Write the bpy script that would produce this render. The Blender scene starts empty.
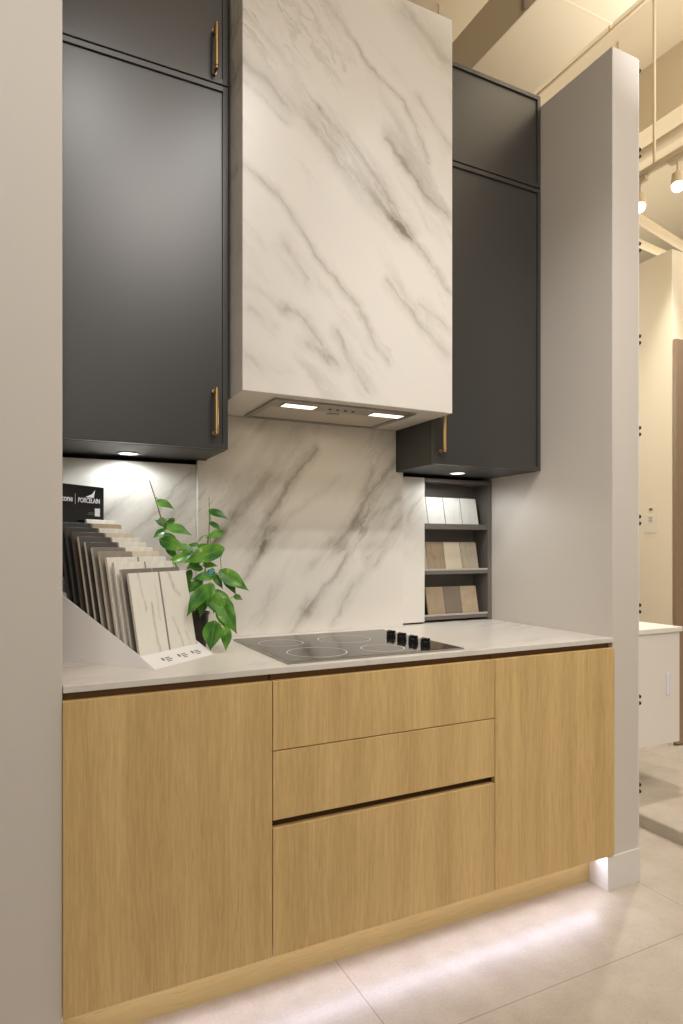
import bpy, bmesh, math, random
from mathutils import Vector, Matrix
random.seed(7)
S = bpy.context.scene
C = S.collection
PI = math.pi

# ------------------------------------------------------------------ helpers
def srgb(r, g, b):
    f = lambda c: (c/255/12.92) if c/255 <= .04045 else ((c/255+.055)/1.055)**2.4
    return (f(r), f(g), f(b), 1)

def link(o):
    C.objects.link(o); return o

def world_loc(o):
    m = Matrix.Identity(4)
    while o is not None:
        m = (Matrix.Translation(o.location) @ o.rotation_euler.to_matrix().to_4x4()) @ m
        o = o.parent
    return m

def obj(name, bm, mat, parent=None, local=False, smooth=None):
    """mesh built in world coordinates (or in the parent's frame when local)"""
    bm.normal_update()
    me = bpy.data.meshes.new(name)
    if smooth:
        for f in bm.faces: f.smooth = True
        for e in bm.edges:
            if len(e.link_faces) == 2 and e.calc_face_angle(0) > math.radians(smooth): e.smooth = False
    for m in (mat if isinstance(mat, (list, tuple)) else [mat]): me.materials.append(m)
    o = bpy.data.objects.new(name, me)
    if parent is not None:
        o.parent = parent
        if not local:
            bm.transform(world_loc(parent).inverted())
    else:
        lo = [min(v.co[i] for v in bm.verts) for i in range(3)]
        hi = [max(v.co[i] for v in bm.verts) for i in range(3)]
        base = Vector(((lo[0]+hi[0])/2, (lo[1]+hi[1])/2, lo[2]))
        bm.transform(Matrix.Translation(-base)); o.location = base
    bm.to_mesh(me); bm.free()
    return link(o)

def thing(name, label, cat, loc, rz=0, group=None):
    o = link(bpy.data.objects.new(name, None))
    o.empty_display_size = .05
    o.location = loc; o.rotation_euler = (0, 0, rz)
    return tag(o, label, cat, group)

def tag(o, label, cat, group=None):
    o['label'] = label; o['category'] = cat
    if group: o['group'] = group
    return o

def structure(name, bm, mat, **k):
    o = obj(name, bm, mat, **k); o['kind'] = 'structure'; return o

def B(): return bmesh.new()

def merge(bm, b2, mtx=None):
    if mtx is not None: b2.transform(mtx)
    me = bpy.data.meshes.new('tmp'); b2.to_mesh(me); b2.free(); bm.from_mesh(me); bpy.data.meshes.remove(me)

def box(bm, x0, x1, y0, y1, z0, z1, bev=0, seg=2, mtx=None):
    b = B(); bmesh.ops.create_cube(b, size=1)
    for v in b.verts:
        v.co = Vector(((x0+x1)/2+v.co.x*(x1-x0), (y0+y1)/2+v.co.y*(y1-y0), (z0+z1)/2+v.co.z*(z1-z0)))
    if bev: bmesh.ops.bevel(b, geom=b.edges[:], offset=bev, segments=seg, affect='EDGES', profile=.5)
    merge(bm, b, mtx); return bm

def cyl(bm, p, q, r0, r1=None, n=20, cap=True):
    p = Vector(p); q = Vector(q); r1 = r0 if r1 is None else r1
    b = B(); d = q-p
    bmesh.ops.create_cone(b, cap_ends=cap, segments=n, radius1=r0, radius2=r1, depth=d.length)
    merge(bm, b, Matrix.Translation((p+q)/2) @ d.to_track_quat('Z', 'Y').to_matrix().to_4x4()); return bm

def tube(bm, pts, r, n=7):
    pts = [Vector(p) for p in pts]
    P = []
    for i in range(len(pts)-1):                       # Catmull-Rom
        p0 = pts[max(i-1, 0)]; p1 = pts[i]; p2 = pts[i+1]; p3 = pts[min(i+2, len(pts)-1)]
        for k in range(5):
            t = k/5
            P.append(.5*((2*p1)+(p2-p0)*t+(2*p0-5*p1+4*p2-p3)*t*t+(3*p1-p0-3*p2+p3)*t**3))
    P.append(pts[-1]); rings = []
    for i, p in enumerate(P):
        d = (P[min(i+1, len(P)-1)]-P[max(i-1, 0)]).normalized()
        a = d.orthogonal().normalized() if not rings else (ax-d*ax.dot(d)).normalized()
        ax = a; c = d.cross(a)
        rr = r if not callable(r) else r(i/(len(P)-1))
        rings.append([bm.verts.new(p+(a*math.cos(2*PI*j/n)+c*math.sin(2*PI*j/n))*rr) for j in range(n)])
    for u, v in zip(rings, rings[1:]):
        for j in range(n): bm.faces.new((u[j], u[(j+1) % n], v[(j+1) % n], v[j]))
    bm.faces.new(rings[0][::-1]); bm.faces.new(rings[-1]); return bm

def lathe(bm, prof, c, n=40):
    rings = []
    for r, z in prof:
        rings.append([bm.verts.new((c[0]+r*math.cos(2*PI*j/n), c[1]+r*math.sin(2*PI*j/n), c[2]+z)) for j in range(n)])
    for u, v in zip(rings, rings[1:]):
        for j in range(n): bm.faces.new((u[j], u[(j+1) % n], v[(j+1) % n], v[j]))
    bm.faces.new(rings[0][::-1]); bm.faces.new(rings[-1]); return bm

def prism(bm, poly, axis, a, b):
    """polygon in the two other axes, extruded along axis from a to b"""
    def co(p, h):
        return {'x': (h, p[0], p[1]), 'y': (p[0], h, p[1]), 'z': (p[0], p[1], h)}[axis]
    A = [bm.verts.new(co(p, a)) for p in poly]; Bv = [bm.verts.new(co(p, b)) for p in poly]
    fs = [bm.faces.new(A), bm.faces.new(Bv[::-1])]
    n = len(poly)
    for i in range(n): fs.append(bm.faces.new((A[i], Bv[i], Bv[(i+1) % n], A[(i+1) % n])))
    bmesh.ops.recalc_face_normals(bm, faces=fs); return bm

# ------------------------------------------------------------------ materials
class NT:
    def __init__(s, name):
        s.m = bpy.data.materials.new(name); s.m.use_nodes = True
        s.t = s.m.node_tree; s.b = s.t.nodes['Principled BSDF']
    def n(s, typ, **k):
        x = s.t.nodes.new(typ)
        for a, v in k.items(): setattr(x, a, v)
        return x
    def set(s, sock, v):
        if isinstance(v, bpy.types.NodeSocket): s.t.links.new(v, sock)
        else: sock.default_value = v
    def math(s, op, a, b=0, c=None, clamp=False):
        x = s.n('ShaderNodeMath', operation=op); x.use_clamp = clamp
        s.set(x.inputs[0], a); s.set(x.inputs[1], b)
        if c is not None: s.set(x.inputs[2], c)
        return x.outputs[0]
    def vec(s, op, a, b=None, scale=None):
        x = s.n('ShaderNodeVectorMath', operation=op)
        s.set(x.inputs[0], a)
        if b is not None: s.set(x.inputs[1], b)
        if scale is not None: s.set(x.inputs['Scale'], scale)
        return x.outputs['Value'] if op in ('DOT_PRODUCT', 'LENGTH', 'DISTANCE') else x.outputs['Vector']
    def noise(s, v, scale, detail=3, rough=.5, dist=0, col=False):
        x = s.n('ShaderNodeTexNoise'); s.set(x.inputs['Vector'], v)
        x.inputs['Scale'].default_value = scale; x.inputs['Detail'].default_value = detail
        x.inputs['Roughness'].default_value = rough; x.inputs['Distortion'].default_value = dist
        return x.outputs['Color'] if col else x.outputs['Fac']
    def ramp(s, v, a, b, t0=0, t1=1, smooth=True):
        x = s.n('ShaderNodeMapRange'); x.clamp = True
        x.interpolation_type = 'SMOOTHSTEP' if smooth else 'LINEAR'
        s.set(x.inputs[0], v)
        for i, q in enumerate((a, b, t0, t1)): s.set(x.inputs[i+1], q)
        return x.outputs[0]
    def mapping(s, v, rot=(0, 0, 0), scale=(1, 1, 1), loc=(0, 0, 0)):
        x = s.n('ShaderNodeMapping'); s.set(x.inputs['Vector'], v)
        x.inputs['Rotation'].default_value = rot; x.inputs['Scale'].default_value = scale; x.inputs['Location'].default_value = loc
        return x.outputs[0]
    def mix(s, f, a, b):
        x = s.n('ShaderNodeMix', data_type='RGBA')
        s.set(x.inputs[0], f); s.set(x.inputs[6], a); s.set(x.inputs[7], b); return x.outputs[2]
    def pos(s): return s.n('ShaderNodeNewGeometry').outputs['Position']
    def oco(s): return s.n('ShaderNodeTexCoord').outputs['Object']
    def color(s, c): s.set(s.b.inputs['Base Color'], c); return s
    def rough(s, r): s.set(s.b.inputs['Roughness'], r); return s
    def spec(s, r): s.b.inputs['Specular IOR Level'].default_value = r; return s
    def bump(s, h, strength=.1, dist=.002):
        x = s.n('ShaderNodeBump'); x.inputs['Strength'].default_value = strength; x.inputs['Distance'].default_value = dist
        s.set(x.inputs['Height'], h); s.set(s.b.inputs['Normal'], x.outputs[0]); return s

def plain(name, c, rough=.5, metal=0, spec=.5, var=.0, vs=6):
    k = NT(name)
    if var:
        f = k.noise(k.pos(), vs, 4)
        c2 = tuple(min(1, x*(1+var)) for x in c[:3])+(1,); c1 = tuple(x*(1-var) for x in c[:3])+(1,)
        k.color(k.mix(f, c1, c2))
    else: k.color(c)
    k.rough(rough).spec(spec); k.b.inputs['Metallic'].default_value = metal
    return k.m

def emit(name, c, s):
    k = NT(name); k.color(c); k.b.inputs['Emission Color'].default_value = c
    k.b.inputs['Emission Strength'].default_value = s; return k.m

def marble(name, veins=(), axes='xz', rot=.9, base=(236, 230, 221), vcol=(142, 133, 115), cloud=.35, rough=.28, fine=.5, obj_space=False, scl=1.0, rnd_off=True):
    k = NT(name)
    p = k.oco() if obj_space else k.pos()
    if obj_space and rnd_off:
        rnd = k.n('ShaderNodeObjectInfo').outputs['Random']
        p = k.vec('ADD', p, k.vec('SCALE', (7.3, 3.1, 5.7), scale=rnd))
    # domain warp
    w1 = k.vec('SCALE', k.vec('SUBTRACT', k.noise(p, 3.2*scl, 3, .55, col=True), (.5, .5, .5)), scale=.11/scl)
    w2 = k.vec('SCALE', k.vec('SUBTRACT', k.noise(p, 22*scl, 3, .6, col=True), (.5, .5, .5)), scale=.03/scl)
    q = k.vec('ADD', k.vec('ADD', p, w1), w2)
    R = (0, rot, 0) if axes == 'xz' else (0, 0, rot)
    al = k.mapping(k.mapping(k.vec('ADD', p, k.vec('ADD', w2, k.vec('SCALE', w1, scale=.6))), R), scale=(1.5*scl, 7.5*scl, 7.5*scl))
    n1 = k.noise(al, 1.0, 5, .62)
    al2 = k.mapping(k.mapping(k.vec('ADD', p, w2), R), scale=(3.5*scl, 30*scl, 30*scl))
    n2 = k.noise(al2, 1.0, 4, .65)
    tot = k.math('MULTIPLY', k.ramp(n1, .52, .78), cloud)
    thin = k.math('SUBTRACT', 1, k.ramp(k.math('ABSOLUTE', k.math('SUBTRACT', n1, .5)), 0, .035))
    big = k.noise(p, 1.7*scl, 2)
    tot = k.math('ADD', tot, k.math('MULTIPLY', k.math('MULTIPLY', thin, k.ramp(big, .48, .7)), fine*.6))
    brk = k.ramp(n2, .32, .62, .30, 1.15)
    mask = k.n('ShaderNodeSeparateXYZ'); k.set(mask.inputs[0], q)
    comb = k.n('ShaderNodeCombineXYZ')
    k.set(comb.inputs[0], mask.outputs[0]); k.set(comb.inputs[1], mask.outputs[2 if axes == 'xz' else 1])
    q2 = comb.outputs[0]
    core = None
    for pts, w, st in veins:
        best = None
        for a, b in zip(pts, pts[1:]):
            ba = (b[0]-a[0], b[1]-a[1], 0); L2 = ba[0]**2+ba[1]**2
            pa = k.vec('SUBTRACT', q2, (a[0], a[1], 0))
            h = k.math('MULTIPLY', k.vec('DOT_PRODUCT', pa, ba), 1/L2, clamp=True)
            d = k.vec('LENGTH', k.vec('SUBTRACT', pa, k.vec('SCALE', ba, scale=h)))
            best = d if best is None else k.math('MINIMUM', best, d)
        halo = k.math('MULTIPLY', k.ramp(best, w*2.1, 0), st*.58)
        cr = k.math('MULTIPLY', k.ramp(best, w*.6, 0), st*.42)
        v = k.math('ADD', halo, cr)
        core = v if core is None else k.math('ADD', core, v)
    if core is not None: tot = k.math('ADD', tot, k.math('MULTIPLY', k.math('MULTIPLY', core, brk), .9))
    tot = k.math('MULTIPLY', tot, 1, clamp=True)
    k.color(k.mix(tot, srgb(*base), srgb(*vcol))).rough(rough)
    return k.m

def wood(name, light=(232, 200, 140), dark=(198, 164, 108), rough=.5, off=0, horiz=False):
    k = NT(name); p = k.pos()
    sc = (1, 1, .045) if not horiz else (.045, 1, 1)
    w = k.vec('SCALE', k.vec('SUBTRACT', k.noise(k.mapping(p, scale=(3, 3, .9), loc=(off, 0, 0)), 1, 2, col=True), (.5, .5, .5)), scale=.05)
    g = k.vec('ADD', p, w)
    a = k.noise(k.mapping(g, scale=tuple(14*x for x in sc), loc=(off, 3, 1)), 1, 4, .6)
    b = k.noise(k.mapping(g, scale=tuple(150*x for x in sc), loc=(off, 1, 7)), 1, 3, .6)
    c = k.noise(k.mapping(g, scale=tuple(420*x for x in sc), loc=(off, 1, 2)), 1, 2, .6)
    f = k.math('ADD', k.math('MULTIPLY', k.ramp(a, .3, .7), .45), k.math('ADD', k.math('MULTIPLY', k.ramp(b, .3, .72), .35), k.math('MULTIPLY', k.ramp(c, .35, .65), .22)), clamp=True)
    pore = k.ramp(k.noise(k.mapping(g, scale=tuple(260*x for x in ((1, 1, .03) if not horiz else (.03, 1, 1))), loc=(off, 5, 3)), 1, 2), .66, .74)
    col = k.mix(f, srgb(*light), srgb(*dark))
    col = k.mix(k.math('MULTIPLY', pore, .25), col, srgb(124, 90, 52))
    k.color(col).rough(rough).spec(.35).bump(b, .08, .001)
    return k.m

M = {}
def paint(name, c, rough=.75):
    k = NT(name); k.color(srgb(*c)).rough(rough).spec(.3).bump(k.noise(k.pos(), 320, 3), .05, .001); return k.m
M['wall'] = paint('grey_beige_paint', (218, 210, 201))
M['trim'] = paint('white_trim_paint', (232, 228, 222), .5)
M['cream'] = paint('cream_paint', (240, 226, 198))
M['ceil'] = paint('ceiling_paint', (214, 196, 164), .9)
M['duct'] = paint('duct_paint', (222, 204, 172), .7)
M['pipe'] = paint('pipe_paint', (198, 180, 148), .6)
M['charcoal'] = plain('charcoal_lacquer', srgb(58, 56, 54), .33, spec=.85)
M['charcoal_in'] = plain('charcoal_carcass', srgb(58, 57, 57), .5)
M['brass'] = plain('brushed_brass', srgb(205, 172, 118), .34, 1)
M['steel'] = plain('brushed_steel', srgb(176, 170, 162), .38, .85)
M['filter'] = plain('filter_panel_steel', srgb(206, 198, 186), .45, .5)
M['black'] = plain('black_plastic', srgb(20, 20, 21), .35)
M['white'] = plain('white_board', srgb(246, 244, 244), .45)
M['glow'] = emit('lamp_glow_warm', (1, .9, .74, 1), 2.2)
M['glow_cool'] = emit('lamp_glow_neutral', (1, .96, .9, 1), 4)
M['track_glow'] = emit('track_lamp_glow', (1, .9, .74, 1), 8)
M['grey_shelf'] = plain('taupe_shelf_board', srgb(112, 105, 98), .5)
M['shelf_top'] = plain('pale_shelf_lip', srgb(186, 178, 168), .45)
M['brown'] = plain('brown_door_panel', srgb(150, 126, 100), .5)
M['channel'] = plain('dark_oak_channel', srgb(128, 94, 56), .6)
M['oak'] = wood('natural_oak', off=0)
M['oak2'] = wood('natural_oak_panel', off=3.7)
M['oak3'] = wood('natural_oak_front', off=8.1)
M['oak_h'] = wood('natural_oak_plinth', off=2.2, light=(228, 206, 150), dark=(212, 186, 130), horiz=True)
M['ink'] = plain('grey_ink', srgb(92, 90, 92), .6)
M['ink_white'] = plain('white_ink', srgb(238, 238, 240), .6)

HOOD_VEINS = [
  ([(0.888, 3.039), (1.048, 2.871), (1.186, 2.795), (1.306, 2.613)], 0.012, 0.50),
  ([(0.616, 2.917), (0.772, 2.793), (0.873, 2.692)], 0.012, 0.35),
  ([(0.616, 2.747), (0.829, 2.633), (1.025, 2.470), (1.186, 2.353)], 0.040, 0.50),
  ([(1.137, 2.385), (1.254, 2.296), (1.386, 2.167)], 0.016, 0.6),
  ([(0.873, 2.692), (1.025, 2.566), (1.203, 2.357)], 0.035, 0.50),
  ([(0.616, 2.690), (0.758, 2.599)], 0.012, 0.30),
  ([(0.616, 2.450), (0.744, 2.347), (0.873, 2.204), (1.025, 2.028), (1.137, 1.890)], 0.016, 0.50),
  ([(1.120, 2.648), (1.254, 2.527), (1.386, 2.441)], 0.022, 0.50),
  ([(1.203, 3.129), (1.395, 3.008)], 0.050, 0.45),
  ([(1.254, 2.830), (1.395, 2.696)], 0.018, 0.35),
  ([(0.751, 2.199), (0.837, 2.124)], 0.030, 0.45),
  ([(0.758, 2.011), (0.829, 1.997), (0.903, 1.847)], 0.020, 0.45),
  ([(0.948, 1.948), (1.056, 1.783)], 0.028, 0.45),
  ([(1.137, 2.159), (1.237, 2.062), (1.386, 1.937)], 0.024, 0.40),
  ([(1.271, 2.096), (1.395, 2.035)], 0.018, 0.35),
  ([(0.636, 2.067), (0.758, 1.998)], 0.020, 0.20),
  ([(0.636, 1.991), (0.717, 1.940)], 0.022, 0.28),
  ([(0.829, 1.904), (0.948, 1.839)], 0.025, 0.40),
  ([(0.636, 1.839), (0.744, 1.788)], 0.030, 0.30),
]
SPLASH_VEINS = [
  ([(0.645, 1.261), (0.765, 1.405), (0.849, 1.514)], 0.045, 0.40),
  ([(0.645, 1.274), (0.738, 1.365)], 0.020, 0.40),
  ([(0.821, 1.248), (0.877, 1.421), (0.949, 1.532), (1.023, 1.618)], 0.022, 0.60),
  ([(0.828, 1.274), (0.877, 1.315)], 0.050, 0.60),
  ([(1.114, 1.248), (1.241, 1.404), (1.323, 1.508), (1.424, 1.622)], 0.032, 0.65),
  ([(1.209, 1.333), (1.424, 1.453)], 0.030, 0.40),
  ([(1.257, 1.219), (1.424, 1.380)], 0.025, 0.55),
  ([(0.978, 1.003), (1.130, 1.108), (1.161, 1.220)], 0.020, 0.50),
  ([(1.099, 0.942), (1.225, 1.106), (1.323, 1.248)], 0.020, 0.40),
  ([(0.752, 1.143), (0.814, 1.235)], 0.015, 0.45),
  ([(0.800, 0.958), (0.849, 1.115)], 0.025, 0.25),
  ([(0.658, 1.594), (0.821, 1.724)], 0.050, 0.25),
  ([(0.920, 1.356), (1.145, 1.514)], 0.015, 0.22),
  ([(0.920, 0.925), (1.000, 1.016)], 0.030, 0.40),
  ([(1.257, 1.448), (1.290, 1.549)], 0.020, 0.40),
  ([(1.038, 1.165), (1.130, 1.234)], 0.050, 0.30),
  ([(0.671, 1.312), (0.619, 1.222)], 0.020, 0.35),
]
PANEL_VEINS = [
  ([(0.341, 1.309), (0.550, 1.528)], 0.015, 0.35),
  ([(0.243, 1.369), (0.358, 1.476)], 0.020, 0.25),
  ([(0.443, 1.310), (0.575, 1.475)], 0.020, 0.35),
  ([(1.478, 1.365), (1.559, 1.474)], 0.020, 0.40),
  ([(1.458, 1.428), (1.559, 1.561)], 0.030, 0.30),
]
M['marble_hood'] = marble('hood_marble', HOOD_VEINS, rot=math.radians(-46), cloud=.40, fine=.7)
M['marble_splash'] = marble('splash_marble', SPLASH_VEINS, rot=math.radians(52), cloud=.32, fine=.85, rough=.28)
M['marble_panel'] = marble('panel_marble', PANEL_VEINS, rot=math.radians(46), cloud=.4, fine=.3, rough=.25)
M['marble_top'] = marble('worktop_marble', (), axes='xy', rot=math.radians(-20), cloud=.6, fine=.6, rough=.3, base=(226, 220, 211), vcol=(160, 150, 134))

def floor_mat():
    k = NT('pale_stone_floor_tile'); p = k.pos()
    sp = k.n('ShaderNodeSeparateXYZ'); k.set(sp.inputs[0], p)
    def line(v, off, size):
        f = k.math('FRACT', k.math('DIVIDE', k.math('SUBTRACT', v, off), size))
        d = k.math('MULTIPLY', k.math('MINIMUM', f, k.math('SUBTRACT', 1, f)), size)
        return k.math('SUBTRACT', 1, k.ramp(d, .0012, .0024))
    g = k.math('MAXIMUM', line(sp.outputs[0], .853-4.84, 1.21), line(sp.outputs[1], 1.377-2.42, 1.21))
    n = k.math('ADD', k.math('MULTIPLY', k.noise(p, 9, 6, .6), .6), k.math('MULTIPLY', k.noise(p, 120, 4, .6), .4))
    col = k.mix(k.ramp(n, .3, .7), srgb(197, 186, 172), srgb(177, 165, 150))
    spk = k.ramp(k.noise(p, 90, 2), .7, .76)
    col = k.mix(k.math('MULTIPLY', spk, .25), col, srgb(168, 152, 134))
    k.color(k.mix(k.math('MULTIPLY', g, .7), col, srgb(138, 120, 100)))
    k.rough(.3).spec(.45); k.bump(k.math('SUBTRACT', 1, g), .3, .001); return k.m
M['floor'] = floor_mat()

# ------------------------------------------------------------------ the setting
XL, XR, XO = .090, 1.940, 2.076            # faces of the two side panels
structure('floor', box(B(), -3.5, 9, -4, 9, -.05, 0), M['floor'])
structure('ceiling', box(B(), -3.5, 9, -4, 9, 4.8, 4.9), M['ceil'])
structure('wall_back', box(B(), -.07, 2.082, 2.47, 2.593, 0, 3.084), M['wall'])
structure('wall_side', box(B(), 2.0825, 2.95, 2.5945, 2.70, .0, 3.044), M['cream'])
structure('wall_left', box(B(), XL-.15, XL, 1.674, 2.469, 0, 3.084, .002), M['wall'])
structure('wall_right', box(B(), XR, XO, 1.674, 2.469, 0, 3.084, .002), M['wall'])
bb = B()
prism(bb, [(XR-.031, 1.754), (XR-.031, 1.667), (XO+.002, 1.667), (XO+.002, 2.469), (XO+.0005, 2.469), (XO+.0005, 1.6735), (XR-.0005, 1.6735), (XR-.0005, 1.755)], 'z', 0, .122)
structure('baseboard_right', bb, M['trim'])
structure('wall_far', box(B(), 3.512, 6.5, 2.594, 7.5, .058, 3.044), M['cream'])
structure('platform_floor', box(B(), 2.483, 7, -.8, 7.6, -.03, .058, .012, 4), M['floor'])
dr = B(); box(dr, 3.516, 4.46, 2.566, 2.592, .066, 2.50, .003)
d1 = structure('door_1', dr, M['brown'])
structure('trim_1', prism(B(), [(3.50, 2.584), (3.511, 2.584), (3.511, 5.5), (3.50, 5.5)], 'z', .0585, .15), M['trim'])

# ------------------------------------------------------------------ base cabinets
ZB, ZT = .129, .883
YD = 1.662
def carcass(x0, x1):
    b = B(); t = .016
    box(b, x0, x1, 1.706, 2.30, ZB+.002, .872, .001)
    box(b, x0, x1, 1.690, 2.30, .872, .9005, .001)
    return b
def base_unit(name, label, x0, x1, fronts, oak, cat='cabinet'):
    t = thing(name, label, cat, ((x0+x1)/2, 2.0, ZB))
    obj('carcass', carcass(x0+.002, x1-.002), M['channel'], t)
    for kind, z0, z1, m in fronts:
        obj(kind, box(B(), x0+.0012, x1-.0012, YD, YD+.021, z0, z1, .0012), m, t)
        o = B()
        box(o, x0+.05, x1-.05, YD+.0212, 1.7058, z0+.05, z1-.05)       # fixing behind the front
        obj('front_bracket', o, M['channel'], t)
    return t
base_unit('base_cabinet', 'oak base cabinet with one plain door under the tile sample stand', XL-.0008, .617, [('door', ZB, ZT, M['oak'])], M['oak'])
base_unit('drawer_cabinet', 'oak base cabinet with three wide drawers under the cooktop', .617, 1.386,
          [('drawer', .693, ZT, M['oak2']), ('drawer', .502, .690, M['oak3']), ('drawer', ZB, .480, M['oak2'])], M['oak2'])
base_unit('base_cabinet', 'oak base cabinet with one plain door beside the white baseboard', 1.386, XR-.001, [('door', ZB, ZT, M['oak3'])], M['oak3'])
tk = obj('toe_kick', box(B(), XL+.002, XR-.012, 1.756, 1.775, 0, .130), M['oak_h'])
tag(tk, 'long recessed oak toe kick board lit from above the floor', 'toe kick')

ct = B(); box(ct, XL+.001, XR-.001, 1.665, 2.468, .902, .919, .0015)
tag(obj('countertop', ct, M['marble_top']), 'thin white marble countertop over the oak base cabinets', 'countertop')

# ------------------------------------------------------------------ marble panels on the wall
sp = B()
prism(sp, [(.572, .9195), (1.435, .9195), (1.435, 1.562), (1.4005, 1.562), (1.4005, 1.7325), (.6055, 1.7325), (.6055, 1.562), (.572, 1.562)], 'y', 2.306, 2.3325)
tag(obj('backsplash_panel', sp, M['marble_splash']), 'large veined marble backsplash panel behind the cooktop', 'backsplash')
pl = thing('sliding_panel', 'marble wall panel behind the sample stand, lit by the cabinet downlight', 'wall panel', (.33, 2.34, .9195))
obj('slab', box(B(), XL+.002, .585, 2.335, 2.346, .9195, 1.549, .0008), M['marble_panel'], pl)
pr = thing('sliding_panel', 'narrow marble panel partly covering the recessed tile shelves', 'wall panel', (1.48, 2.34, .9195))
obj('slab', box(B(), 1.395, 1.5625, 2.335, 2.345, .926, 1.549, .0008), M['marble_panel'], pr)
obj('track', box(B(), 1.395, 1.555, 2.336, 2.344, .9195, .9258), M['black'], pr)

# ------------------------------------------------------------------ upper cabinets
YU, ZU, ZG, ZTOP = 2.034, 1.565, 2.738, 3.123
def shaker(x0, x1, z0, z1, rim=.017, rec=.007):
    b = B(); y0, y1 = YU, YU+.021
    V = lambda x, y, z: b.verts.new((x, y, z))
    def ring(i, y): return [V(x0+i, y, z0+i), V(x1-i, y, z0+i), V(x1-i, y, z1-i), V(x0+i, y, z1-i)]
    R = [ring(0, y1), ring(0, y0+.0015), ring(.0015, y0), ring(rim, y0), ring(rim+.001, y0+rec)]
    for u, v in zip(R, R[1:]):
        for j in range(4): b.faces.new((u[j], u[(j+1) % 4], v[(j+1) % 4], v[j]))
    b.faces.new(R[-1]); b.faces.new(R[0][::-1])
    bmesh.ops.recalc_face_normals(b, faces=b.faces[:]); return b
def handle_bm(x, z0, z1, y=2.003):
    b = B()
    cyl(b, (x, y, z0+.012), (x, y, z1-.012), .0066, n=24)
    for s, a, c in ((0, z0, z0+.012), (1, z1-.012, z1)):
        cyl(b, (x, y, a), (x, y, c), .0054, n=24)
    for a in (z0+.0135, z1-.0135, z0+.0105, z1-.0105):
        cyl(b, (x, y, a-.001), (x, y, a+.001), .0074, n=24)
    for a in (z0+.0065, z1-.0065):
        cyl(b, (x, y, a), (x, YU-.0002, a), .0045, n=16)
        cyl(b, (x, YU-.004, a), (x, YU-.0001, a), .0075, n=16)
    return b
def upper(label, x0, x1, hx, px, py):
    t = thing('upper_cabinet', label, 'cabinet', ((x0+x1)/2, 2.25, ZU))
    obj('carcass', box(B(), x0, x1, YU+.0235, 2.468, ZU, ZTOP, .001), M['charcoal_in'], t)
    lo = obj('door', shaker(x0+.001, x1-.001, ZU+.001, ZG-.002), M['charcoal'], t)
    up = obj('door', shaker(x0+.001, x1-.001, ZG+.002, ZTOP-.001), M['charcoal'], t)
    for d, z0 in ((lo, 1.608), (up, 2.762)):
        h = obj('handle', handle_bm(hx, z0, z0+.146), M['brass'], d, smooth=40)
        h['label'] = 'slim brass bar handle'
    pk = B(); lathe(pk, [(.036, 0), (.036, -.003), (.031, -.0035), (.030, -.002), (.030, 0)], (px, py, ZU-.0002), 40)
    ring = obj('downlight', pk, M['steel'], t, smooth=30)
    ln = B(); lathe(ln, [(.029, -.0005), (.029, -.0028), (.0, -.003)][:2], (px, py, ZU), 40)
    obj('lens', ln, M['glow_cool'], ring)
    return t
upper('tall charcoal upper cabinet above the tile sample stand', XL+.002, .603, .556, .324, 2.255)
upper('tall charcoal upper cabinet above the recessed tile shelves', 1.403, XR-.002, 1.432, 1.662, 2.235)

# ------------------------------------------------------------------ range hood
HX0, HX1, HY, HZ = .613, 1.4025, 1.917, 1.734
hd = thing('range_hood', 'tall box range hood clad in grey veined white marble', 'range hood', (1.0075, 2.2, HZ))
sh = B(); box(sh, HX0, HX1, HY, 2.467, HZ, 3.16, .0015)
obj('hood_cladding', sh, M['marble_hood'], hd)
fr = B()
ix0, ix1, iy0, iy1 = .738, 1.280, 1.966, 2.286
def frame(b, x0, x1, y0, y1, w, z0, z1):
    box(b, x0, x1, y0, y0+w, z0, z1); box(b, x0, x1, y1-w, y1, z0, z1)
    box(b, x0, x0+w, y0+w, y1-w, z0, z1); box(b, x1-w, x1, y0+w, y1-w, z0, z1)
frame(fr, ix0, ix1, iy0, iy1, .022, HZ-.007, HZ-.0005)
box(fr, ix0+.022, ix1-.022, iy0+.022, iy0+.108, HZ-.0045, HZ-.0005)
ins = obj('insert_frame', fr, M['steel'], hd)
fp = B(); box(fp, ix0+.024, ix1-.024, iy0+.110, iy1-.024, HZ-.004, HZ-.0005, .001)
obj('grease_filter', fp, M['filter'], hd)
cl = B(); box(cl, .985, 1.03, iy0+.120, iy0+.140, HZ-.0075, HZ-.004, .001)
obj('filter_latch', cl, M['steel'], hd)
for x0, x1 in ((.792, .908), (1.132, 1.254)):
    l = obj('lamp', box(B(), x0-.004, x1+.004, 2.006, 2.060, HZ-.0062, HZ-.0046), M['steel'], hd)
    obj('lamp_lens', box(B(), x0, x1, 2.010, 2.056, HZ-.0072, HZ-.0062, .0004), M['glow'], l)
for i in range(4):
    obj('control_button', cyl(B(), (.965+i*.03, 2.03, HZ-.0065), (.965+i*.03, 2.03, HZ-.0045), .006, n=16), M['black'], hd)

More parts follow.
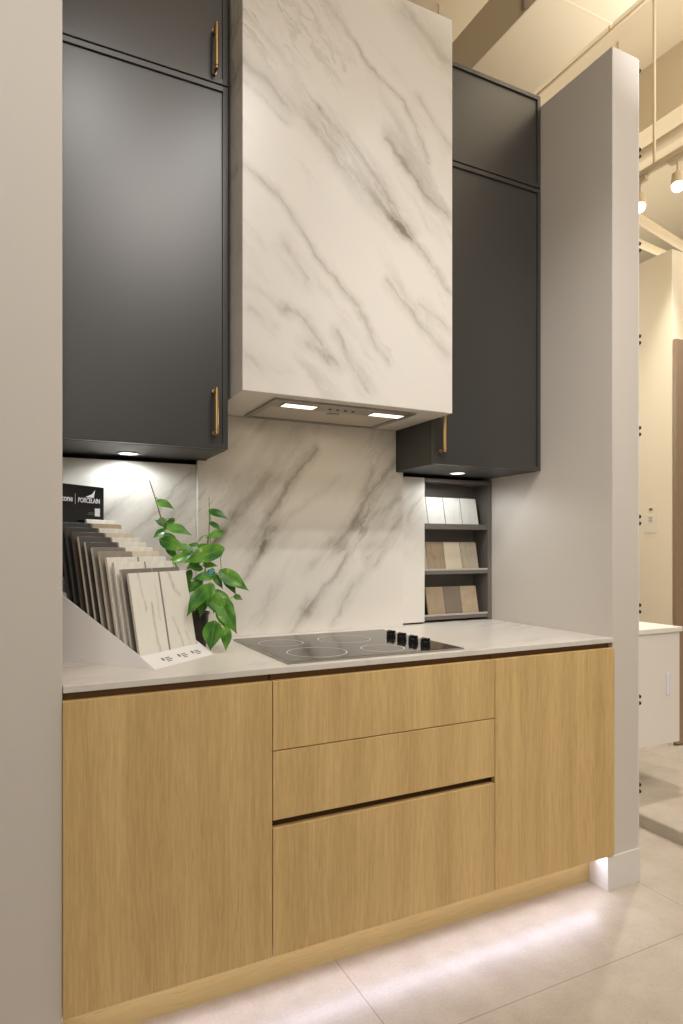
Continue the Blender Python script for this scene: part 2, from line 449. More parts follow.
# ------------------------------------------------------------------ cooktop
CX0, CX1, CY0, CY1 = .674, 1.284, 1.692, 2.216
ck = thing('cooktop', 'black glass electric cooktop set into the marble countertop', 'cooktop', ((CX0+CX1)/2, (CY0+CY1)/2, .919))
f2 = B(); frame(f2, CX0, CX1, CY0, CY1, .006, .9192, .9245)
obj('metal_rim', f2, M['steel'], ck)
kg = NT('black_ceramic_glass'); kg.color(srgb(30, 27, 25)).rough(.09).spec(.6)
obj('glass_plate', box(B(), CX0+.0062, CX1-.0062, CY0+.0062, CY1-.0062, .9192, .9252, .0006), kg.m, ck)
M['ring'] = plain('burner_print', srgb(208, 202, 192), .4)
for x, y, r in ((.822, 1.823, .093), (.790, 2.048, .075), (1.024, 2.038, .092), (1.043, 1.800, .070)):
    rb = B(); lathe(rb, [(r-.0019, 0), (r+.0019, 0), (r+.0019, .0003), (r-.0019, .0003)], (x, y, .92525), 72)
    bmesh.ops.delete(rb, geom=[f for f in rb.faces if len(f.verts) > 4], context='FACES_ONLY')
    n = 72; rb.verts.ensure_lookup_table()
    for j in range(n): rb.faces.new((rb.verts[3*n+j], rb.verts[3*n+(j+1) % n], rb.verts[(j+1) % n], rb.verts[j]))
    obj('burner_ring', rb, M['ring'], ck)
for y in (1.792, 1.866, 1.940, 2.013):
    kb = B(); x = 1.202
    lathe(kb, [(.0165, 0), (.0172, .003), (.0165, .012), (.014, .0142)], (x, y, .9253), 32)
    box(kb, x-.004, x+.004, y-.0178, y+.0178, .938, .949, .002)
    box(kb, x-.0172, x+.0172, y-.004, y+.004, .938, .947, .002)
    k_ = obj('control_knob', kb, M['black'], ck, smooth=35)
    k_['label'] = 'black control knob with cross grip'

# ------------------------------------------------------------------ tile materials
def tile_mat(name, c, vcol=None, amt=0):
    if vcol is None:
        k = NT(name); n = k.noise(k.oco(), 28, 5, .65)
        k.color(k.mix(k.ramp(n, .3, .7), srgb(*[min(255, int(x*1.03)) for x in c]), srgb(*[int(x*.95) for x in c]))).rough(.45); return k.m
    return marble(name, (), rot=math.radians(78), base=c, vcol=vcol, cloud=amt, fine=amt*1.6, obj_space=True, scl=2.2, rough=.4)
T = {
 'white': tile_mat('white_porcelain', (244, 240, 232)), 'cream': tile_mat('cream_porcelain', (232, 221, 202)),
 'beige': tile_mat('beige_porcelain', (186, 166, 138)), 'grey': tile_mat('mid_grey_porcelain', (136, 130, 124)),
 'dark': tile_mat('dark_grey_porcelain', (82, 79, 78)), 'charcoal': tile_mat('charcoal_porcelain', (58, 56, 56)),
 'brown': tile_mat('dark_brown_porcelain', (84, 68, 62)), 'taupe': tile_mat('taupe_porcelain', (160, 149, 136)),
 'veined': tile_mat('veined_white_porcelain', (234, 229, 219), (168, 146, 110), .55),
 'marble': tile_mat('marble_look_porcelain', (230, 226, 218), (186, 180, 170), .5),
 'sand': tile_mat('sand_stone_porcelain', (178, 158, 132)), 'linen': tile_mat('linen_porcelain', (206, 192, 168), (178, 150, 118), .5),
 'oak': tile_mat('light_brown_porcelain', (164, 144, 118), (128, 106, 82), .6), 'smoke': tile_mat('smoky_brown_porcelain', (128, 114, 100), (92, 78, 66), .8),
 'stone': tile_mat('greige_porcelain', (176, 163, 142), (150, 136, 116), .4),
}
T['front_a'] = marble('brown_veined_porcelain', [([(-.022, .24), (-.020, .19), (-.014, .13)], .004, .6), ([(.012, .15), (.017, .08), (.022, 0)], .005, .65), ([(.04, .2), (.045, .1)], .004, .3)], rot=math.radians(82), base=(243, 239, 230), vcol=(172, 150, 116), cloud=.2, fine=.2, obj_space=True, scl=3.0, rough=.4, rnd_off=False)
T['front_b'] = marble('brown_veined_porcelain_piece', [([(-.025, .24), (-.005, .19), (.012, .17)], .006, .6), ([(-.03, .1), (-.01, .04), (.0, 0)], .004, .5), ([(.02, .06), (.035, 0)], .003, .5)], rot=math.radians(75), base=(243, 239, 230), vcol=(172, 150, 116), cloud=.2, fine=.2, obj_space=True, scl=3.0, rough=.4, rnd_off=False)
M['tile_body'] = plain('pale_tile_body', srgb(196, 188, 174), .6)
M['tile_body_dark'] = plain('dark_tile_body', srgb(70, 66, 64), .6)

# ------------------------------------------------------------------ countertop sample stand
SA = math.radians(40.2)
SLOC = (.3255, 1.782, .9192)
st = thing('sample_stand', 'white wedge display stand full of tile samples on the countertop', 'display stand', SLOC, SA)
W = .274
def sidep(x0, x1, tmax):
    h = .032+(tmax-.052)*.56
    return prism(B(), [(0, 0), (.052, .032), (tmax, h), (tmax, 0)], 'x', x0, x1)
obj('side_panel', sidep(0, .004, .352), M['white'], st, local=True)
obj('side_panel', sidep(W-.004, W, .4035), M['white'], st, local=True)
lip = obj('front_lip', prism(B(), [(.0005, .0), (.052, .032), (.0545, .030), (.005, .0)], 'x', .0042, W-.0042), M['white'], st, local=True)
obj('ramp', prism(B(), [(.056, .0142), (.378, .1964), (.378, .1924), (.056, .0102)], 'x', .0205, W-.0045), M['white'], st, local=True)
obj('base_plate', box(B(), .0045, W-.0045, .006, .335, 0, .003), M['white'], st, local=True)
obj('back_panel', box(B(), .042, W-.0045, .400, .4035, 0, .24), M['white'], st, local=True)
# small printed marks along the lip
dirv = Vector((0, .052, .032)).normalized(); nrm = Vector((0, -.032, .052)).normalized()
def on_lip(x, s, w, h):
    b = B()
    o = Vector((0, .0005, 0)) + dirv*s + nrm*.0004
    vs = [b.verts.new(Vector((x, 0, 0))+o), b.verts.new(Vector((x+w, 0, 0))+o), b.verts.new(Vector((x+w, 0, 0))+o+dirv*h), b.verts.new(Vector((x, 0, 0))+o+dirv*h)]
    b.faces.new(vs); return b
for x, dk in ((.060, 1), (.132, 0), (.196, 0)):
    b = on_lip(x, .024, .008, .012)
    obj('printed_icon', b, M['ink'], lip, local=True)
    b = B()
    for s, w in ((.031, .022), (.024, .026), (.017, .018)): merge(b, on_lip(x+.014, s, w, .0032))
    obj('printed_text', b, M['ink'], lip, local=True)
# sign at the back of the stand
sg = obj('sign', box(B(), .042, .236, .4038, .4068, .10, .525, .0004), plain('black_gloss_sign', srgb(14, 14, 16), .2), st, local=True)
sg['label'] = 'black sign board with white lettering'
def text(body, size, loc, mat, parent, width=None):
    cu = bpy.data.curves.new('lettering', 'FONT'); cu.body = body; cu.size = size; cu.extrude = .0002; cu.offset = .0004
    o = link(bpy.data.objects.new('lettering', cu)); cu.materials.append(mat)
    o.parent = parent; o.location = loc; o.rotation_euler = (PI/2, 0, 0)
    bpy.context.view_layer.update()
    sx = width/max(o.dimensions.x, 1e-4)
    me = bpy.data.meshes.new_from_object(o)
    bpy.data.objects.remove(o)
    me.transform(Matrix.Rotation(PI/2, 4, 'X') @ Matrix.Diagonal((sx, 1, 1, 1)))
    o = link(bpy.data.objects.new('lettering', me)); o.parent = parent; o.location = loc
    return o
text('stone', .026, (.0525, .4035, .472), M['ink_white'], sg, .052)
text('PORCELAIN', .021, (.126, .4035, .4715), M['ink_white'], sg, .091)
obj('divider_line', box(B(), .1145, .1155, .4032, .4037, .464, .497), M['ink_white'], sg, local=True)
b = B(); prism(b, [(.155, .4885), (.185, .500), (.1975, .514), (.192, .4885)], 'y', .4033, .4037)
obj('emblem', b, M['ink_white'], sg, local=True)
obj('white_card', box(B(), .196, .218, .4028, .4037, .430, .455), M['ink_white'], sg, local=True)
b = B()
for z, w in ((.440, .022), (.435, .026)): box(b, .192-w, .192, .4033, .4037, z-.001, z+.001)
obj('printed_text', b, M['ink'], sg, local=True)

TLEN, TW, TT = .240, .1262, .0085
LEAN = .043
def tile_bm(w, l, t):
    b = box(B(), -w/2, w/2, 0, t, 0, l, .0006, 1)
    for f in b.faces:
        f.material_index = 0 if f.normal.y < -.7 else 1
    return b
def add_tile(kind, label, frame, x, t, h, lean_a, w, l, th, group, body):
    b = tile_bm(w, l, th); b.normal_update()
    for f in b.faces: f.material_index = 0 if f.normal.y < -.7 else 1
    me = bpy.data.meshes.new('tile_sample'); me.materials.append(T[kind]); me.materials.append(body)
    b.to_mesh(me); b.free()
    o = link(bpy.data.objects.new('tile_sample', me))
    m = frame @ Matrix.Translation((x, t, h)) @ Matrix.Rotation(-lean_a, 4, 'X')
    o.matrix_world = m
    o.location = m.to_translation(); o.rotation_euler = m.to_euler()
    tag(o, label, 'tile sample', group); return o
ORD = ['first', 'second', 'third', 'fourth', 'fifth', 'sixth', 'seventh', 'eighth', 'ninth', 'tenth', 'eleventh', 'twelfth']
Lk = ['front_a', 'grey', 'white', 'white', 'taupe', 'grey', 'dark', 'dark', 'brown', 'charcoal', 'charcoal', 'grey']
Rk = ['front_b', 'grey', 'white', 'white', 'cream', 'white', 'white', 'white', 'cream', 'white', 'beige', 'white']
CN = {'front_a': 'white brown-veined', 'front_b': 'white brown-veined', 'dark': 'dark grey', 'white': 'plain white', 'cream': 'cream', 'taupe': 'taupe', 'grey': 'mid grey', 'brown': 'dark brown', 'charcoal': 'charcoal', 'beige': 'beige'}
FR = Matrix.Translation(SLOC) @ Matrix.Rotation(SA, 4, 'Z')
la = math.asin(LEAN/TLEN)
for col, kinds, x, where in ((0, Lk, .008+TW/2, 'column beside the grey wall end'), (1, Rk, .140+TW/2, 'column beside the plant')):
    for i, kd in enumerate(kinds):
        if col == 0 and i == 11: continue
        t = .0568+i*.0258; h = .0142+(t+.0085-.056)*.566+.0022
        body = M['tile_body_dark'] if kd in ('charcoal', 'brown') else M['tile_body']
        jit = (0, -.004, .001, 0, .002, -.001, 0, .001, 0, 0, .001, 0)[i]
        add_tile(kd, f'{CN[kd]} tile sample, {ORD[i]} from the front, stand {where}', FR, x, t, max(h, h+0*jit), la, TW-.0016, TLEN+jit, TT, 'tile samples in the countertop stand', body)

# ------------------------------------------------------------------ recessed shelves on the wall
rk = thing('tile_shelf', 'taupe recessed shelf unit with three rows of tile samples', 'shelf', (1.66, 2.40, .9195))
RX0, RX1, RY0, RY1 = 1.395, XR-.002, 2.3475, 2.466
b = B(); box(b, RX0, RX1, RY1-.012, RY1, .922, 1.549)
obj('back_panel', b, M['grey_shelf'], rk)
obj('side_panel', box(B(), RX1-.022, RX1, RY0, RY1-.0122, .922, 1.549, .0008), M['grey_shelf'], rk)
obj('side_panel', box(B(), RX0, RX0+.016, RY0, RY1-.0122, .922, 1.549, .0008), M['grey_shelf'], rk)
obj('top_panel', box(B(), RX0+.0162, RX1-.0222, RY0, RY1-.0122, 1.535, 1.549), M['grey_shelf'], rk)
SZ = (1.3445, 1.146, .946)
for z in SZ:
    s_ = obj('shelf_board', box(B(), RX0+.0162, RX1-.0222, RY0+.002, RY1-.0122, z-.016, z, .0008), M['grey_shelf'], rk)
    lipm = M['grey_shelf'] if z > 1.3 else M['shelf_top']
    obj('shelf_lip', box(B(), RX0+.0164, RX1-.0224, RY0+.001, RY0+.010, z+.0002, z+.008, .0008), lipm, s_)
rows = (('top', ('marble', 'marble', 'marble', 'marble'), SZ[0]), ('middle', ('stone', 'oak', 'linen', 'stone'), SZ[1]), ('bottom', (None, 'oak', 'smoke', 'sand'), SZ[2]))
RN = {'marble': 'white marble-look', 'stone': 'greige', 'oak': 'light brown', 'linen': 'linen veined', 'smoke': 'smoky brown', 'sand': 'sand coloured'}
POSN = ['half hidden behind the marble panel', 'beside the marble panel', 'in the middle of the visible three', 'beside the shelf side']
for rn, kinds, z in rows:
    for i, kd in enumerate(kinds):
        if kd is None: continue
        x = 1.5535+i*.0925
        add_tile(kd, f'{RN[kd]} tile sample on the {rn} shelf, {POSN[i]}', Matrix.Identity(4), x, RY0+.0130, z+.0022, math.radians(12), .0895, .127, .008, f'tile samples on the {rn} wall shelf', M['tile_body'])

# ------------------------------------------------------------------ potted pothos
PC = (.515, 2.118, .9192)
pt = thing('potted_plant', 'green trailing pothos in a dark pot between sample stand and cooktop', 'plant', PC)
pb = B(); lathe(pb, [(.033, 0), (.036, .004), (.045, .108), (.048, .109), (.048, .118), (.044, .118), (.0425, .104)], PC, 40)
obj('pot', pb, plain('dark_brown_pot', srgb(46, 38, 34), .35), pt, smooth=40)
sb = B(); lathe(sb, [(.0422, .0), (.0422, .003), (.02, .006)], (PC[0], PC[1], PC[2]+.1), 30)
obj('soil', sb, plain('potting_soil', srgb(52, 40, 30), .95, var=.4, vs=90), pt, smooth=60)
LEAVES = [
  ((0.413, 2.207, 1.401), (0.463, 2.182, 1.375), 0.030),
  ((0.421, 2.203, 1.344), (0.439, 2.194, 1.307), 0.030),
  ((0.455, 2.175, 1.34), (0.426, 2.19, 1.303), 0.030),
  ((0.442, 2.159, 1.316), (0.507, 2.127, 1.288), 0.030),
  ((0.426, 2.178, 1.303), (0.394, 2.194, 1.28), 0.036),
  ((0.416, 2.139, 1.27), (0.491, 2.101, 1.237), 0.036),
  ((0.568, 2.018, 1.24), (0.465, 2.07, 1.199), 0.051),
  ((0.484, 2.083, 1.221), (0.417, 2.116, 1.189), 0.032),
  ((0.561, 2.089, 1.368), (0.611, 2.064, 1.34), 0.030),
  ((0.561, 2.089, 1.329), (0.59, 2.074, 1.299), 0.030),
  ((0.587, 2.053, 1.296), (0.538, 2.078, 1.279), 0.033),
  ((0.561, 2.089, 1.253), (0.593, 2.073, 1.217), 0.039),
  ((0.554, 2.115, 1.253), (0.513, 2.135, 1.25), 0.027),
  ((0.551, 2.027, 1.157), (0.488, 2.058, 1.145), 0.032),
  ((0.559, 2.034, 1.157), (0.582, 2.023, 1.115), 0.026),
  ((0.579, 2.013, 1.167), (0.653, 1.976, 1.11), 0.051),
  ((0.596, 2.038, 1.159), (0.625, 2.023, 1.095), 0.036),
  ((0.619, 2.015, 1.092), (0.642, 2.004, 1.079), 0.023),
  ((0.510, 1.958, 1.124), (0.450, 1.955, 1.039), 0.057),
  ((0.528, 2.004, 1.112), (0.568, 1.985, 1.027), 0.047),
  ((0.559, 2.023, 1.106), (0.608, 1.999, 1.055), 0.045),
  ((0.565, 1.986, 1.074), (0.61, 1.964, 0.976), 0.044),
  ((0.543, 1.985, 1.008), (0.531, 1.985, 0.926), 0.074),
  ((0.573, 1.96, 0.995), (0.573, 1.96, 0.925), 0.037),
  ((0.499, 2.12, 1.168), (0.484, 2.127, 1.109), 0.033),
  ((0.523, 2.085, 1.208), (0.483, 2.105, 1.175), 0.033),
  ((0.548, 2.117, 1.19), (0.587, 2.098, 1.187), 0.030),
  ((0.522, 2.03, 1.091), (0.511, 2.036, 1.025), 0.038),
  ((0.521, 2.131, 1.257), (0.474, 2.154, 1.22), 0.033),
  ((0.452, 2.143, 1.273), (0.434, 2.152, 1.237), 0.026),
  ((0.434, 2.152, 1.247), (0.464, 2.137, 1.207), 0.026),
  ((0.500, 2.110, 1.235), (0.455, 2.140, 1.262), 0.034), ((0.530, 2.070, 1.215), (0.585, 2.060, 1.245), 0.036),
  ((0.520, 2.060, 1.180), (0.475, 2.075, 1.185), 0.034), ((0.545, 2.060, 1.170), (0.575, 2.060, 1.150), 0.030),
  ((0.510, 2.040, 1.140), (0.470, 2.060, 1.100), 0.034), ((0.535, 2.000, 1.130), (0.520, 1.985, 1.065), 0.040),
  ((0.550, 2.010, 1.100), (0.545, 2.000, 1.040), 0.036), ((0.580, 1.985, 1.080), (0.606, 1.970, 1.020), 0.034),
  ((0.480, 2.130, 1.215), (0.440, 2.150, 1.205), 0.032), ((0.425, 2.190, 1.325), (0.400, 2.200, 1.340), 0.024),
  ((0.495, 2.115, 1.135), (0.480, 2.105, 1.085), 0.032), ((0.540, 2.090, 1.225), (0.560, 2.085, 1.205), 0.028),
  ((0.430, 2.170, 1.290), (0.470, 2.150, 1.262), 0.030), ((0.560, 1.990, 1.050), (0.585, 1.980, 0.985), 0.036),
]
def leaf(bm, base, tip, width, rnd):
    b = Vector(base); t = Vector(tip); L = t-b; ln = L.length; d = L.normalized()
    out = Vector((-.25+rnd.uniform(-.35, .35), -.8, .55+rnd.uniform(-.3, .3)))
    nrm = (out-d*out.dot(d)).normalized(); side = d.cross(nrm).normalized()
    W2 = max(width*.45, ln*.25); NS, NW = 12, 4; g = []
    uvl = bm.loops.layers.uv.verify()
    arch = rnd.uniform(.08, .16); fold = rnd.uniform(.12, .3)
    for i in range(NS+1):
        s = i/NS
        hw = W2*(math.sin(PI*min(1, s**.62))**.9 if 0 < s < 1 else 0)*(1.0 if s < .35 else (1-(s-.35)/.65)**.28)
        hw = max(hw, .0006)
        row = []
        for j in range(-NW, NW+1):
            a = j/NW
            back = -.16*ln*(abs(a)**1.5)*max(0, 1-s*2.6)              # heart-shaped lobes at the base
            p = b + d*(s*ln+back) + side*(a*hw) + nrm*(arch*ln*math.sin(PI*s)*(1-.2*a*a) - fold*hw*(1-abs(a))**1.3 + .05*hw*math.sin(s*9+a*3))
            row.append((bm.verts.new(p), (a*.5+.5, s)))
        g.append(row)
    for i in range(NS):
        for j in range(2*NW):
            q = (g[i][j], g[i][j+1], g[i+1][j+1], g[i+1][j])
            f = bm.faces.new([x[0] for x in q]); f.smooth = True
            for lp, x in zip(f.loops, q): lp[uvl].uv = x[1]
def leaf_mat():
    k = NT('pothos_leaf'); uv = k.n('ShaderNodeUVMap').outputs[0]; p = k.pos()
    sx = k.n('ShaderNodeSeparateXYZ'); k.set(sx.inputs[0], uv)
    mid = k.ramp(k.math('ABSOLUTE', k.math('SUBTRACT', sx.outputs[0], .5)), .0, .05, 1, 0)
    n = k.noise(p, 16, 2); n2 = k.noise(k.mapping(p, scale=(60, 60, 60)), 1, 3)
    col = k.mix(k.ramp(n, .35, .65), srgb(42, 102, 28), srgb(104, 160, 50))
    col = k.mix(k.math('MULTIPLY', k.ramp(k.math('ADD', n2, k.math('MULTIPLY', n, .5)), .90, 1.06), .8), col, srgb(186, 202, 104))
    col = k.mix(k.math('MULTIPLY', mid, .35), col, srgb(150, 186, 96))
    k.color(col).rough(.33).spec(.5)
    k.b.inputs['Transmission Weight'].default_value = 0
    k.b.inputs['Subsurface Weight'].default_value = .08; k.b.inputs['Subsurface Radius'].default_value = (.004, .008, .002)
    return k.m
rnd = random.Random(11)
fb = B()
for b0, t0, w in LEAVES: leaf(fb, b0, t0, w, rnd)
fo = obj('foliage', fb, leaf_mat(), pt)
M['stem'] = plain('green_stem', srgb(112, 140, 66), .5); M['bark'] = plain('brown_stem', srgb(128, 104, 74), .7)
top = (PC[0], PC[1], PC[2]+.1)
VINES = [
 [top, (.480, 2.135, 1.13), (.440, 2.165, 1.25), (.424, 2.195, 1.33), (.405, 2.212, 1.41), (.389, 2.219, 1.464)],
 [top, (.528, 2.095, 1.11), (.541, 2.078, 1.19), (.553, 2.088, 1.29), (.556, 2.092, 1.36), (.555, 2.093, 1.414)],
 [top, (.520, 2.060, 1.13), (.545, 2.035, 1.16), (.575, 2.015, 1.168)],
 [top, (.535, 2.075, 1.07), (.560, 2.005, 1.04), (.572, 1.965, 1.0)],
 [top, (.515, 2.03, 1.09), (.512, 1.985, 1.12), (.510, 1.958, 1.124)],
]
allp = []
for i, v in enumerate(VINES):
    vb = B(); tube(vb, v, lambda s: .0026-.0014*s)
    for q in v[1:]: allp.append((i, Vector(q)))
    VINES[i] = vb
for b0, t0, w in LEAVES:
    bv = Vector(b0); i, q = min(allp, key=lambda a: (a[1]-bv).length)
    if (q-bv).length > .004:
        m = (q+bv)/2+Vector((0, 0, .010)); tube(VINES[i], [q, m, bv], .0011, 6)
for i, vb in enumerate(VINES): obj('stem', vb, M['stem'], pt, smooth=60)
wb = B(); tube(wb, [(.424, 2.196, 1.335), (.404, 2.2125, 1.415), (.3865, 2.2195, 1.474)], .0017)
obj('dry_stem_tip', wb, M['bark'], pt, smooth=60)
pg = B(); box(pg, -.006, .006, -.0005, .0005, -.012, .012, 0, mtx=Matrix.Translation((.546, 2.03, 1.172)) @ Matrix.Rotation(.6, 4, 'Y'))
obj('plant_tie', pg, plain('teal_plant_tie', srgb(70, 168, 148), .5), pt)

# ------------------------------------------------------------------ slotted upright with pegs on the outer side of the panel
su = thing('slotted_rail', 'white slotted rail with black peg pairs along the end wall edge', 'rail', (XO+.002, 1.70, .3))
b = B(); box(b, XO+.0003, XO+.0060, 1.6745, 1.695, .125, 3.08)
obj('rail_strip', b, M['trim'], su)
pz = [.340, .673, 1.018, 1.352, 1.688, 2.034, 2.383, 2.738, 3.06]
for z in pz:
    for dz in (-.0125, .0125):
        if z+dz > 3.07: continue
        obj('peg', cyl(B(), (XO+.0061, 1.683, z+dz), (XO+.020, 1.683, z+dz), .0075, .0075, n=14), M['black'], su, smooth=40)

# ------------------------------------------------------------------ the showroom beyond the panel
va = thing('vanity_unit', 'white wall-hung vanity cabinet behind the grey end wall', 'vanity', (2.55, 2.37, .273))
obj('cabinet_body', box(B(), 2.10, 2.970, 2.150, 2.588, .273, .826, .003), plain('white_lacquer', srgb(240, 233, 224), .35), va)
obj('vanity_top', box(B(), 2.098, 2.982, 2.142, 2.594, .8262, .850, .002), plain('white_solid_surface', srgb(242, 238, 230), .3), va)
obj('mounting_rail', box(B(), 2.14, 2.93, 2.5882, 2.5943, .62, .66), M['steel'], va)
h_ = obj('handle', box(B(), 2.868, 2.886, 2.140, 2.1498, .515, .625, .003), plain('pale_lilac_highlight_strip', srgb(236, 236, 250), .25), va)  # pale strip modelled in place of a bluish highlight on the vanity front

nt = thing('notice_sign', 'small white printed notice on the cream wall', 'notice', (3.511, 2.74, 1.36))
obj('paper', box(B(), 3.5095, 3.5115, 2.694, 2.786, 1.338, 1.450, .0004), plain('notice_paper', srgb(236, 226, 204), .6), nt)
b = B()
for z, w in ((1.433, .03), (1.424, .024), (1.415, .03), (1.406, .022)): box(b, 3.5090, 3.5094, 2.74-w/2, 2.74+w/2, z-.0022, z+.0022)
obj('printed_text', b, plain('notice_ink', srgb(170, 154, 128), .6), nt)
em = B(); prism(em, [(2.724, 1.486), (2.740, 1.474), (2.756, 1.486), (2.740, 1.493)], 'x', 3.5096, 3.5116)
tag(obj('wall_emblem', em, plain('emblem_grey', srgb(120, 104, 82), .6)), 'tiny dark chevron emblem stuck above the notice', 'emblem')

# ceiling services
du = thing('ventilation_duct', 'boxed beige duct hanging below the ceiling above the cabinets', 'duct', (2.275, 3, 3.7))
obj('duct_body', box(B(), 2.07, 2.48, 1.2, 8.5, 3.70, 3.95, .004), M['duct'], du)
obj('flange', box(B(), 2.067, 2.483, 2.14, 2.152, 3.698, 3.952, .001), M['duct'], du)
obj('side_clip', box(B(), 2.062, 2.0698, 2.270, 2.290, 3.715, 3.94, .001), M['steel'], du)
obj('flange', box(B(), 2.064, 2.486, 1.196, 1.206, 3.694, 3.956, .002), M['pipe'], du)
for y in (1.6, 3.5, 6.0):
    for x in (2.1, 2.45):
        obj('hanger_rod', cyl(B(), (x, y, 3.9502), (x, y, 4.7998), .006, n=10), M['pipe'], du)
cb = B(); cyl(cb, (2.53, -.5, 3.72), (2.53, 8.5, 3.72), .008, n=14)
for y in (2.2, 2.9, 3.6, 5): cyl(cb, (2.53, y, 3.726), (2.53, y, 4.799), .005, n=8)
tag(obj('conduit', cb, M['pipe'], smooth=40), 'thin conduit on drop rods beside the boxed duct', 'conduit')
bm_ = B(); box(bm_, 1.45, 1.78, -3.5, 8.8, 4.40, 4.799)
o = obj('ceiling_beam', bm_, paint('beam_paint', (186, 160, 124))); o['kind'] = 'structure'
pp = B(); cyl(pp, (3.765, -1, 3.9), (3.765, 8.5, 3.9), .036, n=20)
for y in (1.5, 3.2, 4.8): cyl(pp, (3.765, y, 3.93), (3.765, y, 4.799), .008, n=8)
tag(obj('ceiling_pipe', pp, M['pipe'], smooth=40), 'round beige pipe running above the spotlight track', 'pipe')
b = B(); box(b, 4.15, 4.55, -1, 8.5, 4.35, 4.799)
o = obj('ceiling_beam', b, M['ceil']); o['kind'] = 'structure'
for (x0, y0, x1, y1, z, rr, lab) in ((3.2, 3.05, 8.0, 4.05, 3.62, .032, 'ceiling pipe crossing just behind the track spotlights'), (3.3, 3.08, 8.0, 3.63, 3.40, .026, 'lower ceiling pipe close above the top of the cream wall')):
    b = B(); cyl(b, (x0, y0, z), (x1, y1, z), rr, n=16)
    for f in (.62, .92):
        x = x0+(x1-x0)*f; y = y0+(y1-y0)*f
        cyl(b, (x, y, z+.02), (x, y, 4.799), .006, n=8)
    tag(obj('ceiling_pipe', b, M['pipe'], smooth=40), lab, 'pipe')
tr = thing('track_rail', 'beige lighting track hung from the ceiling by a rod', 'track', (3.39, 2.6, 3.5))
b = B(); box(b, 3.372, 3.408, .6, 5.6, 3.50, 3.535, .002); box(b, 3.380, 3.400, .62, 5.58, 3.4985, 3.5)
obj('rail_profile', b, M['pipe'], tr)
for y in (2.62, 4.6, 1.2): obj('suspension_rod', cyl(B(), (3.39, y, 3.5352), (3.39, y, 4.7998), .009, n=12), M['pipe'], tr)
def spotlight(y, label):
    t = thing('track_spotlight', label, 'spotlight', (3.39, y, 3.32), group='spotlights on the ceiling track')
    obj('adapter', box(B(), 3.373, 3.407, y-.05, y+.05, 3.470, 3.498, .003), M['pipe'], t)
    obj('stem', cyl(B(), (3.39, y, 3.385), (3.39, y, 3.4698), .008, n=12), M['pipe'], t)
    b = B(); cyl(b, (3.375, y-.01, 3.325), (3.39, y, 3.395), .038, .032, n=24); hs = obj('lamp_head', b, M['pipe'], t, smooth=40)
    lb = B(); bmesh.ops.create_uvsphere(lb, u_segments=20, v_segments=12, radius=.033); lb.transform(Matrix.Translation((3.374, y-.0105, 3.318)))
    obj('bulb', lb, M['track_glow'], t, smooth=60)
spotlight(2.465, 'glowing track spotlight hanging in open view under the rail')
spotlight(2.720, 'glowing track spotlight half hidden by the end wall edge')

# ------------------------------------------------------------------ lights
def look(o, target):
    d = Vector(target)-o.location; o.rotation_euler = d.to_track_quat('-Z', 'Y').to_euler()
def spot(name, loc, tgt, power, size=60, blend=.6, rad=.06, col=(1, .87, .72)):
    l = bpy.data.lights.new(name, 'SPOT'); l.energy = power; l.spot_size = math.radians(size); l.spot_blend = blend
    l.shadow_soft_size = rad; l.color = col
    o = link(bpy.data.objects.new(name, l)); o.location = loc; look(o, tgt); return o
def area(name, loc, tgt, power, sx, sy, col=(1, .9, .78), spread=180):
    l = bpy.data.lights.new(name, 'AREA'); l.energy = power; l.shape = 'RECTANGLE'; l.size = sx; l.size_y = sy; l.color = col
    l.spread = math.radians(spread)
    o = link(bpy.data.objects.new(name, l)); o.location = loc; look(o, tgt); return o
for x in (-.5, .25, 1.0, 1.75): spot('key_track_lamp', (x, .45, 3.6), (x, 2.1, 1.25), 27, 70, .9, .028, (1, .99, .98))
spot('corner_fill_spot', (.55, .2, 3.6), (1.9, 1.95, .95), 128, 52, 1, .05, (1, .98, .95))  # added spot to brighten the right side panel, no lamp known here
area('front_panel_light', (1.05, -1.6, 4.2), (.9, 1.6, .8), 41, .95, .7, (1, .93, .87))
area('soft_room_fill', (-.9, -2.8, 3.0), (1.1, 2, .9), 34, 3, 1.6, (1, .97, .92))  # soft fill added behind the camera, not a known lamp
area('showroom_light', (5, 1.2, 4.2), (4.4, 2.8, 0), 74, 2.5, 2.5, (1, .97, .92))
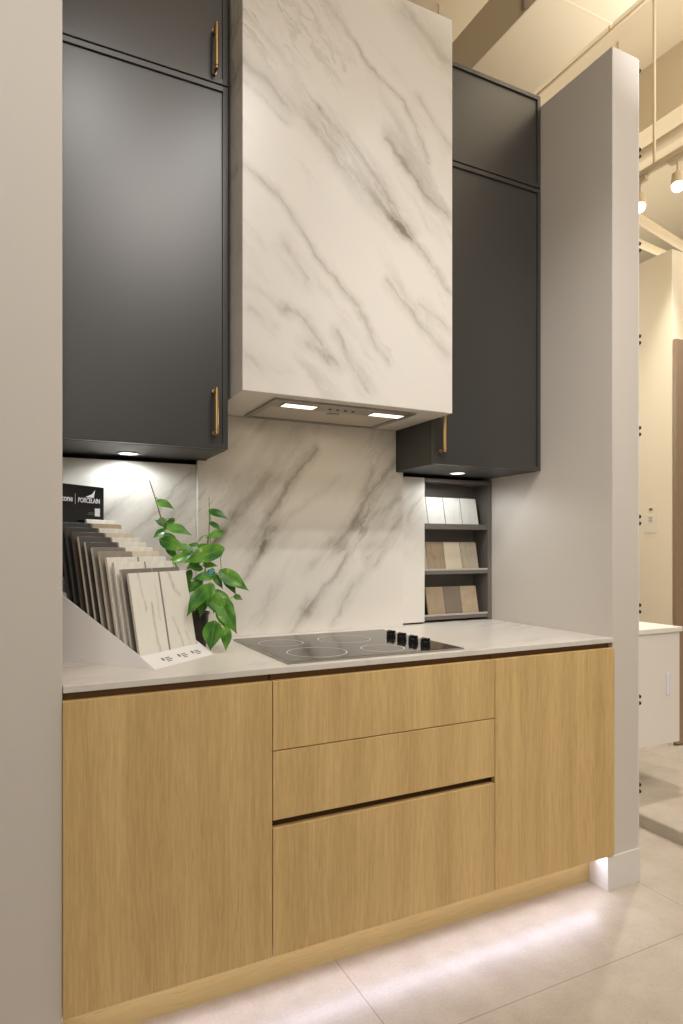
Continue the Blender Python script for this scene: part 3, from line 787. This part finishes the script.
spot('vanity_lamp', (3.374, 2.45, 3.26), (2.95, 2.3, .8), 150, 70, .8, .03, (1, .98, .94))
spot('end_wall_fill', (2.35, 3.7, 2.5), (3.51, 3.05, 1.9), 48, 120, 1, .03, (1, .98, .94))  # added fill to brighten the cream wall, no fixture at this spot
area('far_ceiling_fill', (4.9, 4.6, 3.2), (4.9, 4.6, 4.8), 50, 3, 3.6, (.97, 1, 1))  # added fill, stands in for bounced light on the far ceiling
area('ceiling_fill', (3.15, .95, 2.75), (3.15, .95, 4.8), 104, 2, 1, (.95, .97, 1), 142)  # upward fill added to brighten duct and ceiling, no fixture here
for x, y in ((.324, 2.255), (1.662, 2.235)): spot('puck_lamp', (x, y, ZU-.008), (x, y, 0), 3.7, 174, .45, .025, (.94, .99, 1))
for x in (.85, 1.193): area('hood_lamp', (x, 2.033, HZ-.009), (x, 2.033, 0), .3, .11, .045, (1, .8, .5))
area('plinth_strip', ((XL+XR)/2, 1.722, .118), ((XL+XR)/2, 1.18, 0), 2.8, XR-XL-.06, .016, (.79, .80, 1.04))
area('plinth_strip_back', ((XL+XR)/2, 1.712, .124), ((XL+XR)/2, 1.735, 0), .42, XR-XL-.06, .01, (.85, .82, .9))

wd = bpy.data.worlds.new('world'); S.world = wd; wd.use_nodes = True
wd.node_tree.nodes['Background'].inputs[0].default_value = (1, .92, .78, 1)
wd.node_tree.nodes['Background'].inputs[1].default_value = .22

# ------------------------------------------------------------------ camera
cam = bpy.data.cameras.new('camera'); co = link(bpy.data.objects.new('camera', cam)); S.camera = co
co.location = (0, 0, 1.25); co.rotation_euler = (PI/2, 0, math.radians(-26.45))
cam.sensor_fit = 'VERTICAL'; cam.sensor_height = 36; cam.lens = 645.7/1024*36; cam.shift_y = 35/1024; cam.clip_start = .02
S.view_settings.view_transform = 'Standard'; S.view_settings.look = 'None'
S.view_settings.gamma = 1; S.view_settings.use_curve_mapping = False; S.view_settings.exposure = -.2
S.cycles.use_denoising = True
S.cycles.max_bounces = 8
